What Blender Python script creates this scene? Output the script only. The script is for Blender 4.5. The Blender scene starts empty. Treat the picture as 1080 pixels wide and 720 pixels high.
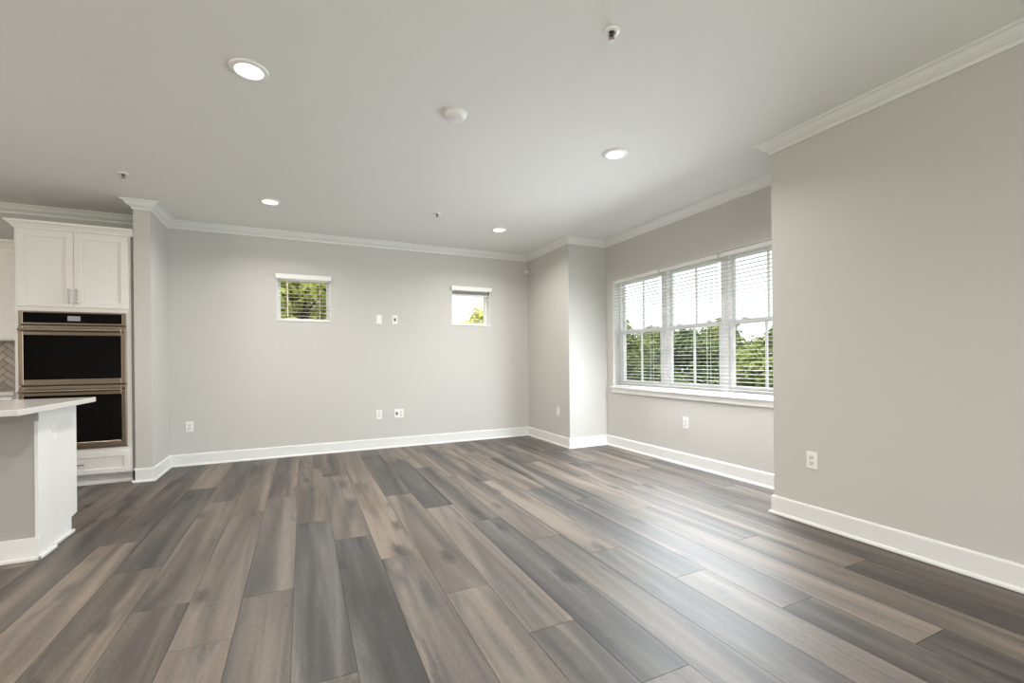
import bpy, bmesh, math, random
from mathutils import Vector, Matrix, noise
PI = math.pi
C = bpy.context.scene.collection
scene = bpy.context.scene

# ------------------------------------------------------------------ camera
CAM_H = 1.143
yaw, roll, FPX = 0.4363, -0.0099, 473.65
cam = bpy.data.cameras.new('camera'); cam_o = bpy.data.objects.new('camera', cam); C.objects.link(cam_o)
cam.sensor_width = 36.0; cam.lens = 36.0 * FPX / 1080.0
cam.shift_y = (379.83 - 360.0) / 1080.0; cam.clip_start = 0.05; cam.clip_end = 300
fw = Vector((math.sin(yaw), math.cos(yaw), 0)); rt = Vector((math.cos(yaw), -math.sin(yaw), 0)); up = Vector((0, 0, 1))
r2 = math.cos(roll) * rt + math.sin(roll) * up; u2 = -math.sin(roll) * rt + math.cos(roll) * up
cam_o.matrix_world = Matrix(((r2.x, u2.x, -fw.x, 0), (r2.y, u2.y, -fw.y, 0), (r2.z, u2.z, -fw.z, CAM_H), (0, 0, 0, 1)))
scene.camera = cam_o

# ------------------------------------------------------------------ world, sun, area lights, exposure
WORLD_STRENGTH = 1.6
world = bpy.data.worlds.new('overcast_sky'); scene.world = world; world.use_nodes = True
wb = world.node_tree.nodes['Background']
wb.inputs[0].default_value = (0.93, 0.97, 1.0, 1); wb.inputs[1].default_value = WORLD_STRENGTH
sun = bpy.data.lights.new('sun', 'SUN'); sun.energy = 6.0; sun.angle = 0.05; sun.color = (1, 0.95, 0.85)
sun_o = bpy.data.objects.new('sun', sun); C.objects.link(sun_o)
sun_o.rotation_euler = Vector((0.45, 0.38, -0.8)).to_track_quat('-Z', 'Y').to_euler()
def area(name, loc, direction, sx, sy, power, color):
    l = bpy.data.lights.new(name, 'AREA'); l.shape = 'RECTANGLE'; l.size = sx; l.size_y = sy; l.energy = power; l.color = color
    o = bpy.data.objects.new(name, l); C.objects.link(o); o.location = loc
    o.rotation_euler = Vector(direction).to_track_quat('-Z', 'Y').to_euler()
    return o
# unseen fill lamps, added at the rear and kitchen-side wall openings
area('rear_fill', (0.6, -3.05, 1.3), (0, 1, 0.30), 4.6, 2.3, 66, (0.97, 0.985, 1.0))
area('kitchen_fill', (-5.85, 1.0, 1.5), (1, 0.0, 0), 2.6, 1.6, 75, (1, 0.87, 0.74))
# sky light falling in through the wide window: it comes downwards, so four tilted strips one above the other
for zz in (0.98, 1.30, 1.62, 1.94):
    wd = area('window_daylight', (3.60, 3.28, zz), (-1, 0, -0.72), 1.6, 0.30, 20, (0.88, 0.95, 1.0)); wd.data.spread = math.radians(180)
DOWNLIGHT_W = 16.0
vs = scene.view_settings
vs.view_transform = 'Standard'; vs.look = 'None'; vs.gamma = 1.0; vs.use_curve_mapping = False; vs.exposure = 0.27

# ------------------------------------------------------------------ room dimensions (metres)
Yb, Xc, Yc, Xw, Yr, Xr = 6.097, 3.118, 4.939, 3.707, 2.193, 3.149
Xl, Xs, Yl = -1.341, -1.474, 5.479          # stub wall beside the oven cabinet
H, ZC = 2.722, 2.640
XL, YR = -6.0, -3.2                          # far left and rear walls
WT = 0.2

# ------------------------------------------------------------------ materials
def mat(name, color, rough=0.5, metal=0.0, spec=0.5, bump=None, var=0.0, vscale=6.0):
    m = bpy.data.materials.new(name); m.use_nodes = True
    nt = m.node_tree; b = nt.nodes['Principled BSDF']
    b.inputs['Base Color'].default_value = (*color, 1); b.inputs['Roughness'].default_value = rough
    b.inputs['Metallic'].default_value = metal; b.inputs['Specular IOR Level'].default_value = spec
    tc = nt.nodes.new('ShaderNodeTexCoord')
    n = nt.nodes.new('ShaderNodeTexNoise'); n.inputs['Scale'].default_value = vscale; n.inputs['Detail'].default_value = 4
    nt.links.new(tc.outputs['Object'], n.inputs['Vector'])
    mx = nt.nodes.new('ShaderNodeMix'); mx.data_type = 'RGBA'
    mx.inputs[6].default_value = (*[c * (1 - var) for c in color], 1); mx.inputs[7].default_value = (*[min(1, c * (1 + var)) for c in color], 1)
    nt.links.new(n.outputs['Fac'], mx.inputs[0]); nt.links.new(mx.outputs[2], b.inputs['Base Color'])
    if bump:
        n2 = nt.nodes.new('ShaderNodeTexNoise'); n2.inputs['Scale'].default_value = bump[0]; n2.inputs['Detail'].default_value = 2
        bp = nt.nodes.new('ShaderNodeBump'); bp.inputs['Strength'].default_value = bump[1]; bp.inputs['Distance'].default_value = 0.001
        nt.links.new(tc.outputs['Object'], n2.inputs['Vector']); nt.links.new(n2.outputs['Fac'], bp.inputs['Height']); nt.links.new(bp.outputs['Normal'], b.inputs['Normal'])
    return m
M = {}
M['wall'] = mat('wall_paint', (0.565, 0.55, 0.523), 0.6, spec=0.3, bump=(260, 0.15), var=0.012)
M['ceiling'] = mat('ceiling_paint', (0.82, 0.82, 0.80), 0.85, spec=0.15, bump=(200, 0.15), var=0.01)
M['trim'] = mat('trim_paint', (0.76, 0.76, 0.745), 0.35, spec=0.4, var=0.01)
M['knee'] = mat('island_paint_shaded', (0.40, 0.39, 0.36), 0.55, spec=0.3, var=0.015)  # wall grey darkened: shade on the island front put into the colour
M['cabinet'] = mat('cabinet_paint', (0.81, 0.79, 0.755), 0.38, spec=0.4, var=0.01)
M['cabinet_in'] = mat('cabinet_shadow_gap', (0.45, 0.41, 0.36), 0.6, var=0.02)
M['plastic'] = mat('white_plastic', (0.84, 0.83, 0.81), 0.35, var=0.01)
M['slot'] = mat('dark_slot', (0.05, 0.045, 0.04), 0.5, var=0.05)
M['socket'] = mat('socket_face', (0.72, 0.71, 0.69), 0.4, var=0.02)
M['steel'] = mat('stainless_steel', (0.40, 0.33, 0.26), 0.24, metal=1.0, var=0.04, vscale=30)  # brown of the room's reflection is mixed into the steel colour
M['nickel'] = mat('brushed_nickel', (0.36, 0.34, 0.32), 0.3, metal=1.0, var=0.03)
M['black_glass'] = mat('oven_black_glass', (0.004, 0.004, 0.004), 0.05, spec=0.16, var=0.1)
M['display'] = mat('oven_display', (0.34, 0.35, 0.36), 0.2, var=0.05, vscale=60)
M['quartz'] = mat('quartz_counter', (0.64, 0.615, 0.585), 0.16, var=0.05, vscale=9)
M['grout'] = mat('backsplash_grout', (0.12, 0.10, 0.085), 0.8, var=0.04)
M['vinyl'] = mat('window_vinyl', (0.90, 0.905, 0.91), 0.35, var=0.01)
M['bark'] = mat('bark', (0.10, 0.075, 0.055), 0.9, var=0.3, vscale=9)
M['grass'] = mat('lawn', (0.11, 0.16, 0.045), 0.95, var=0.4, vscale=3)
M['bounce_slab'] = mat('bounce_slab_concrete', (0.45, 0.44, 0.42), 0.9, var=0.06)
M['brass_pin'] = mat('sprinkler_metal', (0.10, 0.095, 0.09), 0.35, metal=0.6, var=0.05)
M['bulb'] = mat('sprinkler_bulb', (0.25, 0.03, 0.02), 0.15, var=0.05)

def emission(name, color, strength):
    m = bpy.data.materials.new(name); m.use_nodes = True; nt = m.node_tree; nt.nodes.clear()
    e = nt.nodes.new('ShaderNodeEmission'); e.inputs[0].default_value = (*color, 1); e.inputs[1].default_value = strength
    o = nt.nodes.new('ShaderNodeOutputMaterial'); nt.links.new(e.outputs[0], o.inputs[0]); return m
M['lens'] = emission('downlight_lens', (1.0, 0.95, 0.88), 4.0)

def glass_mat():
    m = bpy.data.materials.new('window_glass'); m.use_nodes = True; nt = m.node_tree; nt.nodes.clear()
    t = nt.nodes.new('ShaderNodeBsdfTransparent'); t.inputs[0].default_value = (0.96, 0.98, 0.97, 1)
    g = nt.nodes.new('ShaderNodeBsdfGlossy'); g.inputs['Roughness'].default_value = 0.01
    lw0 = nt.nodes.new('ShaderNodeLayerWeight'); pw = nt.nodes.new('ShaderNodeMath'); pw.operation = 'POWER'; pw.inputs[1].default_value = 5.0
    nt.links.new(lw0.outputs['Facing'], pw.inputs[0])
    lw = nt.nodes.new('ShaderNodeMath'); lw.operation = 'MULTIPLY_ADD'; lw.inputs[1].default_value = 0.9; lw.inputs[2].default_value = 0.012; nt.links.new(pw.outputs[0], lw.inputs[0])
    mx = nt.nodes.new('ShaderNodeMixShader'); o = nt.nodes.new('ShaderNodeOutputMaterial')
    nt.links.new(lw.outputs[0], mx.inputs[0]); nt.links.new(t.outputs[0], mx.inputs[1]); nt.links.new(g.outputs[0], mx.inputs[2]); nt.links.new(mx.outputs[0], o.inputs[0])
    return m
M['glass'] = glass_mat()

def translucent_mat(name, c1, c2, tcol, fac, rough=0.5, attr=None):
    m = bpy.data.materials.new(name); m.use_nodes = True; nt = m.node_tree
    b = nt.nodes['Principled BSDF']; o = nt.nodes['Material Output']; b.inputs['Roughness'].default_value = rough; b.inputs['Specular IOR Level'].default_value = 0.25
    mx = nt.nodes.new('ShaderNodeMix'); mx.data_type = 'RGBA'; mx.inputs[6].default_value = (*c1, 1); mx.inputs[7].default_value = (*c2, 1)
    if attr:
        a = nt.nodes.new('ShaderNodeAttribute'); a.attribute_name = attr; nt.links.new(a.outputs['Fac'], mx.inputs[0])
    else:
        n = nt.nodes.new('ShaderNodeTexNoise'); n.inputs['Scale'].default_value = 8; nt.links.new(n.outputs['Fac'], mx.inputs[0])
    nt.links.new(mx.outputs[2], b.inputs['Base Color'])
    t = nt.nodes.new('ShaderNodeBsdfTranslucent'); t.inputs[0].default_value = (*tcol, 1)
    ms = nt.nodes.new('ShaderNodeMixShader'); ms.inputs[0].default_value = fac
    nt.links.new(b.outputs[0], ms.inputs[1]); nt.links.new(t.outputs[0], ms.inputs[2]); nt.links.new(ms.outputs[0], o.inputs[0])
    return m
M['slat'] = translucent_mat('blind_slat', (0.82, 0.82, 0.815), (0.85, 0.85, 0.845), (0.85, 0.85, 0.845), 0.35, 0.4)
M['leaf'] = translucent_mat('leaf_green', (0.06, 0.08, 0.025), (0.24, 0.27, 0.08), (0.22, 0.26, 0.06), 0.3, 0.6, 'tint')
M['leaf_dark'] = translucent_mat('leaf_deep_green', (0.035, 0.06, 0.025), (0.16, 0.21, 0.075), (0.14, 0.20, 0.055), 0.3, 0.6, 'tint')
M['leaf_yellow'] = translucent_mat('leaf_yellow_green', (0.17, 0.18, 0.04), (0.50, 0.50, 0.12), (0.5, 0.52, 0.11), 0.3, 0.6, 'tint')

M['leaf_sunny'] = translucent_mat('leaf_sunny_green', (0.26, 0.26, 0.06), (0.70, 0.68, 0.22), (0.66, 0.66, 0.18), 0.35, 0.6, 'tint')  # brighter copy of the yellow leaf, sunlight put into its colour
def tile_mat():
    m = mat('herringbone_tile', (0.36, 0.31, 0.265), 0.3, var=0.0); nt = m.node_tree; b = nt.nodes['Principled BSDF']
    a = nt.nodes.new('ShaderNodeAttribute'); a.attribute_name = 'tint'
    mx = nt.nodes.new('ShaderNodeMix'); mx.data_type = 'RGBA'; mx.inputs[6].default_value = (0.27, 0.23, 0.19, 1); mx.inputs[7].default_value = (0.44, 0.38, 0.315, 1)
    nt.links.new(a.outputs['Fac'], mx.inputs[0]); nt.links.new(mx.outputs[2], b.inputs['Base Color']); return m
M['tile'] = tile_mat()

def plank_mat():
    m = bpy.data.materials.new('vinyl_plank'); m.use_nodes = True; nt = m.node_tree; b = nt.nodes['Principled BSDF']; L = nt.links.new
    def node(t, **kw):
        n = nt.nodes.new(t)
        for k, v in kw.items(): setattr(n, k, v)
        return n
    pv = node('ShaderNodeAttribute', attribute_name='pcoord'); tn = node('ShaderNodeAttribute', attribute_name='tone'); wm = node('ShaderNodeAttribute', attribute_name='warm')
    def nz(scale, detail, sc, dist=0.0, rough=0.55):
        mp = node('ShaderNodeMapping'); mp.inputs['Scale'].default_value = sc; L(pv.outputs['Vector'], mp.inputs['Vector'])
        n = node('ShaderNodeTexNoise'); n.inputs['Scale'].default_value = scale; n.inputs['Detail'].default_value = detail; n.inputs['Roughness'].default_value = rough
        n.inputs['Distortion'].default_value = dist; L(mp.outputs[0], n.inputs['Vector']); return n.outputs['Fac']
    def math_(op, a, bb):
        n = node('ShaderNodeMath', operation=op)
        for i, v in enumerate((a, bb)):
            if isinstance(v, (int, float)): n.inputs[i].default_value = v
            else: L(v, n.inputs[i])
        return n.outputs[0]
    band = nz(1.0, 2, (7.5, 0.5, 1), 0.7)          # broad light/dark heart bands along the plank
    grain = nz(1.0, 5, (75.0, 3.2, 1), 0.3, 0.65)    # fine grain
    smoke = nz(1.0, 3, (7.0, 1.3, 1), 1.0)          # smoky grey knots
    fleck = nz(1.0, 3, (140.0, 34.0, 1), 0.1, 0.75)    # short pores
    v = math_('ADD', tn.outputs['Fac'], math_('MULTIPLY', math_('SUBTRACT', band, 0.5), 1.8))
    v = math_('ADD', v, math_('MULTIPLY', math_('SUBTRACT', grain, 0.5), 0.55))
    v = math_('ADD', v, math_('MULTIPLY', math_('SUBTRACT', fleck, 0.5), 0.55))
    sm = node('ShaderNodeMapRange'); sm.inputs[1].default_value = 0.60; sm.inputs[2].default_value = 0.80; L(smoke, sm.inputs[0])
    v = math_('SUBTRACT', v, math_('MULTIPLY', sm.outputs[0], 0.45))
    kmp = node('ShaderNodeMapping'); kmp.inputs['Scale'].default_value = (5.0, 1.7, 1); L(pv.outputs['Vector'], kmp.inputs['Vector'])
    wob = node('ShaderNodeTexNoise'); wob.inputs['Scale'].default_value = 9.0; L(kmp.outputs[0], wob.inputs['Vector'])
    kad = node('ShaderNodeVectorMath', operation='MULTIPLY_ADD'); kad.inputs[1].default_value = (0.22, 0.22, 0); L(wob.outputs['Color'], kad.inputs[0]); L(kmp.outputs[0], kad.inputs[2])
    vor = node('ShaderNodeTexVoronoi'); vor.inputs['Scale'].default_value = 1.0; L(kad.outputs[0], vor.inputs['Vector'])
    kn = node('ShaderNodeMapRange'); kn.inputs[1].default_value = 0.03; kn.inputs[2].default_value = 0.22; kn.inputs[3].default_value = 1.0; kn.inputs[4].default_value = 0.0; L(vor.outputs['Distance'], kn.inputs[0])
    v = math_('SUBTRACT', v, math_('MULTIPLY', kn.outputs[0], 0.55))
    cr = node('ShaderNodeValToRGB'); L(v, cr.inputs[0]); e = cr.color_ramp.elements
    e[0].position = 0.0; e[0].color = (0.044, 0.036, 0.031, 1); e[1].position = 1.0; e[1].color = (0.238, 0.193, 0.153, 1)
    for p, c in ((0.3, (0.077, 0.065, 0.056, 1)), (0.52, (0.123, 0.101, 0.082, 1)), (0.75, (0.177, 0.142, 0.113, 1))):
        x = e.new(p); x.color = c
    cg = node('ShaderNodeValToRGB'); L(v, cg.inputs[0]); e = cg.color_ramp.elements
    e[0].position = 0.0; e[0].color = (0.042, 0.041, 0.041, 1); e[1].position = 1.0; e[1].color = (0.227, 0.209, 0.191, 1)
    for p, c in ((0.3, (0.076, 0.073, 0.071, 1)), (0.52, (0.116, 0.110, 0.105, 1)), (0.75, (0.167, 0.157, 0.145, 1))):
        x = e.new(p); x.color = c
    mx = node('ShaderNodeMix', data_type='RGBA'); wf = math_('ADD', wm.outputs['Fac'], math_('MULTIPLY', math_('SUBTRACT', smoke, 0.5), -1.2))
    wf2 = node('ShaderNodeClamp'); L(wf, wf2.inputs[0])
    L(wf2.outputs[0], mx.inputs[0]); L(cg.outputs[0], mx.inputs[6]); L(cr.outputs[0], mx.inputs[7])
    L(mx.outputs[2], b.inputs['Base Color'])
    rr = node('ShaderNodeMapRange'); rr.inputs[3].default_value = 0.42; rr.inputs[4].default_value = 0.58; L(grain, rr.inputs[0]); L(rr.outputs[0], b.inputs['Roughness'])
    b.inputs['Specular IOR Level'].default_value = 0.5
    bp = node('ShaderNodeBump'); bp.inputs['Strength'].default_value = 0.25; bp.inputs['Distance'].default_value = 0.0008; L(grain, bp.inputs['Height']); L(bp.outputs[0], b.inputs['Normal'])
    return m
M['plank'] = plank_mat()
M['seam'] = mat('plank_seam', (0.05, 0.042, 0.036), 0.7, var=0.05)

# ------------------------------------------------------------------ mesh helpers
class MB:
    def __init__(s): s.bm = bmesh.new()
    def box(s, x0, x1, y0, y1, z0, z1, bev=0.0, seg=2):
        x0, x1 = min(x0, x1), max(x0, x1); y0, y1 = min(y0, y1), max(y0, y1); z0, z1 = min(z0, z1), max(z0, z1)
        b = bmesh.new(); r = bmesh.ops.create_cube(b, size=1)
        for v in b.verts: v.co = Vector(((x0 + x1) / 2 + v.co.x * (x1 - x0), (y0 + y1) / 2 + v.co.y * (y1 - y0), (z0 + z1) / 2 + v.co.z * (z1 - z0)))
        if bev: bmesh.ops.bevel(b, geom=list(b.edges), offset=min(bev, 0.45 * min(x1 - x0, y1 - y0, z1 - z0)), segments=seg, affect='EDGES', profile=0.5)
        s.merge(b); return s
    def merge(s, b, mtx=None):
        if mtx: bmesh.ops.transform(b, matrix=mtx, verts=b.verts)
        me = bpy.data.meshes.new('tmp'); b.to_mesh(me); b.free(); s.bm.from_mesh(me); bpy.data.meshes.remove(me)
    def cyl(s, p0, p1, r0, r1=None, n=16, caps=True):
        p0, p1 = Vector(p0), Vector(p1); d = p1 - p0; b = bmesh.new()
        bmesh.ops.create_cone(b, cap_ends=caps, segments=n, radius1=r0, radius2=r0 if r1 is None else r1, depth=d.length)
        q = Vector((0, 0, 1)).rotation_difference(d.normalized()).to_matrix().to_4x4()
        s.merge(b, Matrix.Translation((p0 + p1) / 2) @ q); return s
    def lathe(s, prof, center, axis=(0, 0, 1), n=32):
        b = bmesh.new(); rings = []
        for r, z in prof:
            rings.append([b.verts.new((r * math.cos(2 * PI * i / n), r * math.sin(2 * PI * i / n), z)) for i in range(n)] if r > 1e-6 else [b.verts.new((0, 0, z))])
        for a, c in zip(rings, rings[1:]):
            for i in range(n):
                j = (i + 1) % n
                if len(a) == 1 and len(c) == 1: continue
                if len(a) == 1: b.faces.new((a[0], c[i], c[j]))
                elif len(c) == 1: b.faces.new((a[i], c[0], a[j]))
                else: b.faces.new((a[i], c[i], c[j], a[j]))
        bmesh.ops.recalc_face_normals(b, faces=b.faces)
        q = Vector((0, 0, 1)).rotation_difference(Vector(axis).normalized()).to_matrix().to_4x4()
        s.merge(b, Matrix.Translation(center) @ q); return s
    def poly_prism(s, pts, f0, f1):
        """pts: 2D outline; f0/f1 map a 2D point to the two end 3D points"""
        b = s.bm; a = [b.verts.new(f0(p)) for p in pts]; c = [b.verts.new(f1(p)) for p in pts]; n = len(pts)
        for i in range(n): b.faces.new((a[i], a[(i + 1) % n], c[(i + 1) % n], c[i]))
        b.faces.new(a[::-1]); b.faces.new(c); return s
    def build(s, name, m, parent=None, smooth=False, kind=None):
        bmesh.ops.recalc_face_normals(s.bm, faces=s.bm.faces)
        me = bpy.data.meshes.new(name); s.bm.to_mesh(me); s.bm.free()
        for x in (m if isinstance(m, list) else [m]): me.materials.append(x)
        if smooth:
            for p in me.polygons: p.use_smooth = True
            try: me.set_sharp_from_angle(angle=math.radians(38))
            except Exception: pass
        o = bpy.data.objects.new(name, me); C.objects.link(o)
        if parent is not None:
            o.parent = parent; bpy_inv = parent.matrix_basis.inverted(); o.matrix_parent_inverse = bpy_inv
        if kind: o['kind'] = kind
        return o
def tag(o, label, cat, group=None):
    o['label'] = label; o['category'] = cat
    if group: o['group'] = group
    return o
def thing(name, label, cat, loc, group=None):
    o = bpy.data.objects.new(name, None); C.objects.link(o); o.location = loc; o.empty_display_size = 0.1
    o.matrix_basis = Matrix.Translation(loc)
    return tag(o, label, cat, group)
def struct_root(name, loc):
    o = bpy.data.objects.new(name, None); C.objects.link(o); o.matrix_basis = Matrix.Translation(loc); o['kind'] = 'structure'; return o
def copy_thing(o, delta):
    c = o.copy(); C.objects.link(c); c.location = Vector(o.location) + Vector(delta)
    for ch in list(o.children):
        d = ch.copy(); C.objects.link(d); d.parent = c; d.matrix_parent_inverse = ch.matrix_parent_inverse.copy()
        for g in list(ch.children):
            e = g.copy(); C.objects.link(e); e.parent = d; e.matrix_parent_inverse = g.matrix_parent_inverse.copy()
    return c

# ------------------------------------------------------------------ floor of vinyl planks
PW, PL, PX0 = 0.225, 1.765, -0.05
END = {-6: 4.30, -5: 3.65, -4: 3.14, -3: 2.61, -2: 2.19, -1: 2.535, 0: 1.748, 1: 3.087, 2: 2.675, 3: 2.14, 4: 1.68, 5: 1.247, 6: 2.535, 7: 2.21, 8: 1.77,
       9: 1.342, 10: 0.945, 11: 1.96, 12: 1.454, 13: 2.45, 14: 1.9, 15: 2.83, 16: 2.2}
# (column, index of the board counted from END upward): tone, warmth
TONE = {(0, 0): (.30, .15), (0, -1): (.62, .7), (1, -1): (.22, .2), (1, 0): (.62, .75), (2, -1): (.52, .6), (2, 0): (.70, .9), (2, 1): (.58, .9),
        (3, -1): (.68, .7), (3, 0): (.66, .7), (3, 1): (.24, .4), (4, 0): (.70, .6), (4, -1): (.36, .6), (4, 1): (.25, .4), (4, 2): (.6, .8), (5, 0): (.28, .1), (5, -1): (.6, .5),
        (5, 1): (.38, .5), (6, -1): (.50, .4), (6, 0): (.62, .6), (6, 1): (.60, .8), (7, -1): (.46, .3), (7, 0): (.66, .7), (7, 1): (.55, .9), (8, -1): (.80, .6), (8, 0): (.32, .1), (8, 1): (.62, .9),
        (9, 0): (.58, .4), (9, -1): (.24, .8), (9, 1): (.26, .4), (10, 0): (.58, .9), (10, -1): (.26, .8), (10, 1): (.62, .8), (11, -1): (.52, 1), (11, 0): (.60, .8), (11, 1): (.5, .9),
        (12, -1): (.30, 1), (12, 0): (.55, 1), (12, 1): (.4, .9), (13, -1): (.22, 1), (13, 0): (.30, 1), (14, 0): (.34, 1), (14, 1): (.55, 1), (15, 0): (.3, 1),
        (-1, -1): (.62, .65), (-1, 0): (.52, .55), (-1, 1): (.40, .9), (-2, 0): (.50, .8), (-2, -1): (.64, .85), (-2, 1): (.60, 1), (-3, 0): (.48, .9), (-3, -1): (.40, 1), (-3, 1): (.28, .8),
        (-4, 0): (.22, .6), (-4, -1): (.40, 1), (-4, 1): (.62, 1), (-5, -1): (.58, .9), (-5, 0): (.26, .9), (-5, 1): (.25, .5), (-6, -1): (.34, .9), (-6, 0): (.48, 1), (-7, 0): (.3, 1)}
def build_floor():
    rnd = random.Random(7); bm = bmesh.new()
    lt = bm.faces.layers.float.new('tone'); lw = bm.faces.layers.float.new('warm'); lp = bm.loops.layers.float_vector.new('pcoord')
    g = 0.0011; K0, K1 = math.floor((XL - PX0) / PW), math.ceil((Xw + 0.02 - PX0) / PW); y_lo, y_hi = YR, Yb + 0.02
    for k in range(K0, K1 + 1):
        x0, x1 = PX0 + k * PW, PX0 + (k + 1) * PW
        x0, x1 = max(x0, XL), min(x1, Xw + 0.02)
        if x1 - x0 < 0.01: continue
        e = END.get(k, rnd.uniform(0, PL)); n0 = math.floor((y_lo - e) / PL)
        for n in range(n0, 8):
            a, b_ = max(e + n * PL, y_lo), min(e + (n + 1) * PL, y_hi)
            if b_ - a < 0.01: continue
            t, w = TONE.get((k, n), (rnd.uniform(.25, .65), rnd.uniform(.4, 1)))
            ox, oy = rnd.uniform(-50, 50), rnd.uniform(-50, 50)
            vs_ = [bm.verts.new(p) for p in ((x0 + g, a + g, 0), (x1 - g, a + g, 0), (x1 - g, b_ - g, 0), (x0 + g, b_ - g, 0))]
            lo = [bm.verts.new((v.co.x, v.co.y, -0.004)) for v in vs_]
            fs = [bm.faces.new(vs_)] + [bm.faces.new((vs_[i], lo[i], lo[(i + 1) % 4], vs_[(i + 1) % 4])) for i in range(4)]
            for f in fs:
                f[lt] = 0.50 + (t - 0.47) * 0.8; f[lw] = max(0, w - 0.05)
                for l in f.loops: l[lp] = (l.vert.co.x + ox, l.vert.co.y + oy, 0)
    base = [bm.verts.new(p) for p in ((XL, y_lo, -0.003), (Xw + 0.02, y_lo, -0.003), (Xw + 0.02, y_hi, -0.003), (XL, y_hi, -0.003))]
    f = bm.faces.new(base); f.material_index = 1
    bmesh.ops.recalc_face_normals(bm, faces=bm.faces)
    for f in bm.faces:
        if abs(f.normal.z) > 0.9 and f.normal.z < 0: f.normal_flip()
    me = bpy.data.meshes.new('floor'); bm.to_mesh(me); bm.free(); me.materials.append(M['plank']); me.materials.append(M['seam'])
    o = bpy.data.objects.new('floor', me); C.objects.link(o); o['kind'] = 'structure'
build_floor()

# ------------------------------------------------------------------ shell
def wall(name, *boxes, m='wall'):
    b = MB()
    for x in boxes: b.box(*x)
    return b.build(name, M[m], kind='structure')
wall('ceiling', (XL - WT, Xw + WT, YR - WT, Yb + WT, H, H + 0.15), m='ceiling')
Z0 = -0.02
def wall_open(name, plane, a0, a1, d0, d1, holes, z1=H):
    """a wall along X (plane 'Y') or Y (plane 'X') between depths d0,d1 with rectangular holes (a0,a1,z0,z1)"""
    b = MB()
    def put(p0, p1, zz0, zz1):
        if p1 - p0 < 1e-4 or zz1 - zz0 < 1e-4: return
        b.box(*((p0, p1, d0, d1) if plane == 'Y' else (d0, d1, p0, p1)), zz0, zz1)
    cur = a0
    for h0, h1, hz0, hz1 in sorted(holes):
        put(cur, h0, Z0, z1); put(h0, h1, Z0, hz0); put(h0, h1, hz1, z1); cur = h1
    put(cur, a1, Z0, z1)
    return b.build(name, M['wall'], kind='structure')
TW = (2.330, 4.795, 0.785, 2.185)                     # triple window opening on the window wall: y0,y1,z0,z1
S1 = (-0.275, 0.322, 1.655, 2.195); S2 = (1.914, 2.498, 1.655, 2.185)
wall_open('wall_back', 'Y', XL - WT, Xc + 0.001, Yb, Yb + WT, [S1, S2])
wall('wall_bump_side', (Xc, Xc + 0.12, Yc, Yb, Z0, H))
wall('wall_bump_front', (Xc + 0.12, Xw + WT, Yc, Yc + 0.12, Z0, H))
wall_open('wall_window', 'X', Yr - 0.12, Yc, Xw, Xw + WT, [TW])
wall('wall_return', (Xr, Xw, Yr - 0.12, Yr, Z0, H))
wall('wall_right', (Xr, Xr + WT, YR, Yr - 0.12, Z0, H))
wall('wall_stub', (Xs, Xl, Yl, Yb, Z0, H))
wall_open('wall_rear', 'Y', XL - WT, Xr + WT, YR - WT, YR, [(-1.8, 2.9, 0.02, 2.5)])
wall_open('wall_left', 'X', YR, Yb, XL - WT, XL, [(-0.4, 2.4, 0.7, 2.3)])

# ------------------------------------------------------------------ crown, baseboard, shoe: mitred sweeps along the walls
PATH = [('kitchen', (XL, Yb)), ('stub_left', (Xs, Yb)), ('stub_front', (Xs, Yl)), ('stub_right', (Xl, Yl)), ('back', (Xl, Yb)), ('bump_side', (Xc, Yb)),
        ('bump_front', (Xc, Yc)), ('window', (Xw, Yc)), ('return', (Xw, Yr)), ('right', (Xr, Yr)), (None, (Xr, YR))]
def offs(i, d):
    P = [Vector(p) for _, p in PATH]
    def nrm(a, b): t = (b - a).normalized(); return Vector((t.y, -t.x))
    p = P[i]
    if i == 0: return p + nrm(P[0], P[1]) * d
    if i == len(P) - 1: return p + nrm(P[-2], P[-1]) * d
    return p + (nrm(P[i - 1], P[i]) + nrm(P[i], P[i + 1])) * d
def run(i, prof):
    b = MB()
    f = lambda k: (lambda q: (*offs(k, q[0]), q[1]))
    b.poly_prism(prof, f(i), f(i + 1)); return b
ZB = 0.131
crown_prof = [(0, ZC), (0.010, ZC), (0.012, ZC + 0.012), (0.016, ZC + 0.020), (0.028, ZC + 0.026), (0.046, ZC + 0.040), (0.058, ZC + 0.058), (0.064, ZC + 0.066),
              (0.074, ZC + 0.068), (0.080, ZC + 0.072), (0.080, H + 0.01), (0, H + 0.01)]
base_prof = [(-0.001, -0.003), (0.014, -0.003), (0.014, ZB - 0.012), (0.011, ZB - 0.004), (0.006, ZB), (-0.001, ZB)]
shoe_prof = [(0.014, -0.003), (0.028, -0.003), (0.028, 0.008), (0.024, 0.016), (0.018, 0.020), (0.014, 0.021)]
ti = 0
for i, (nm, _) in enumerate(PATH[:-1]):
    ti += 1
    run(i, crown_prof).build('trim_%d' % ti, M['trim'], kind='structure')
    if nm not in ('kitchen', 'stub_left'):
        bb = run(i, base_prof).build('baseboard_' + nm, M['trim'], kind='structure')
        run(i, shoe_prof).build('shoe_moulding', M['trim'], parent=bb)
# little end of the baseboard turning round the stub's kitchen side
e = MB().box(Xs - 0.014, Xs, Yl - 0.014, Yl + 0.045, 0, ZB).box(Xs - 0.028, Xs - 0.014, Yl - 0.028, Yl + 0.045, 0, 0.021)
e.build('baseboard_stub_end', M['trim'], kind='structure')

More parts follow.
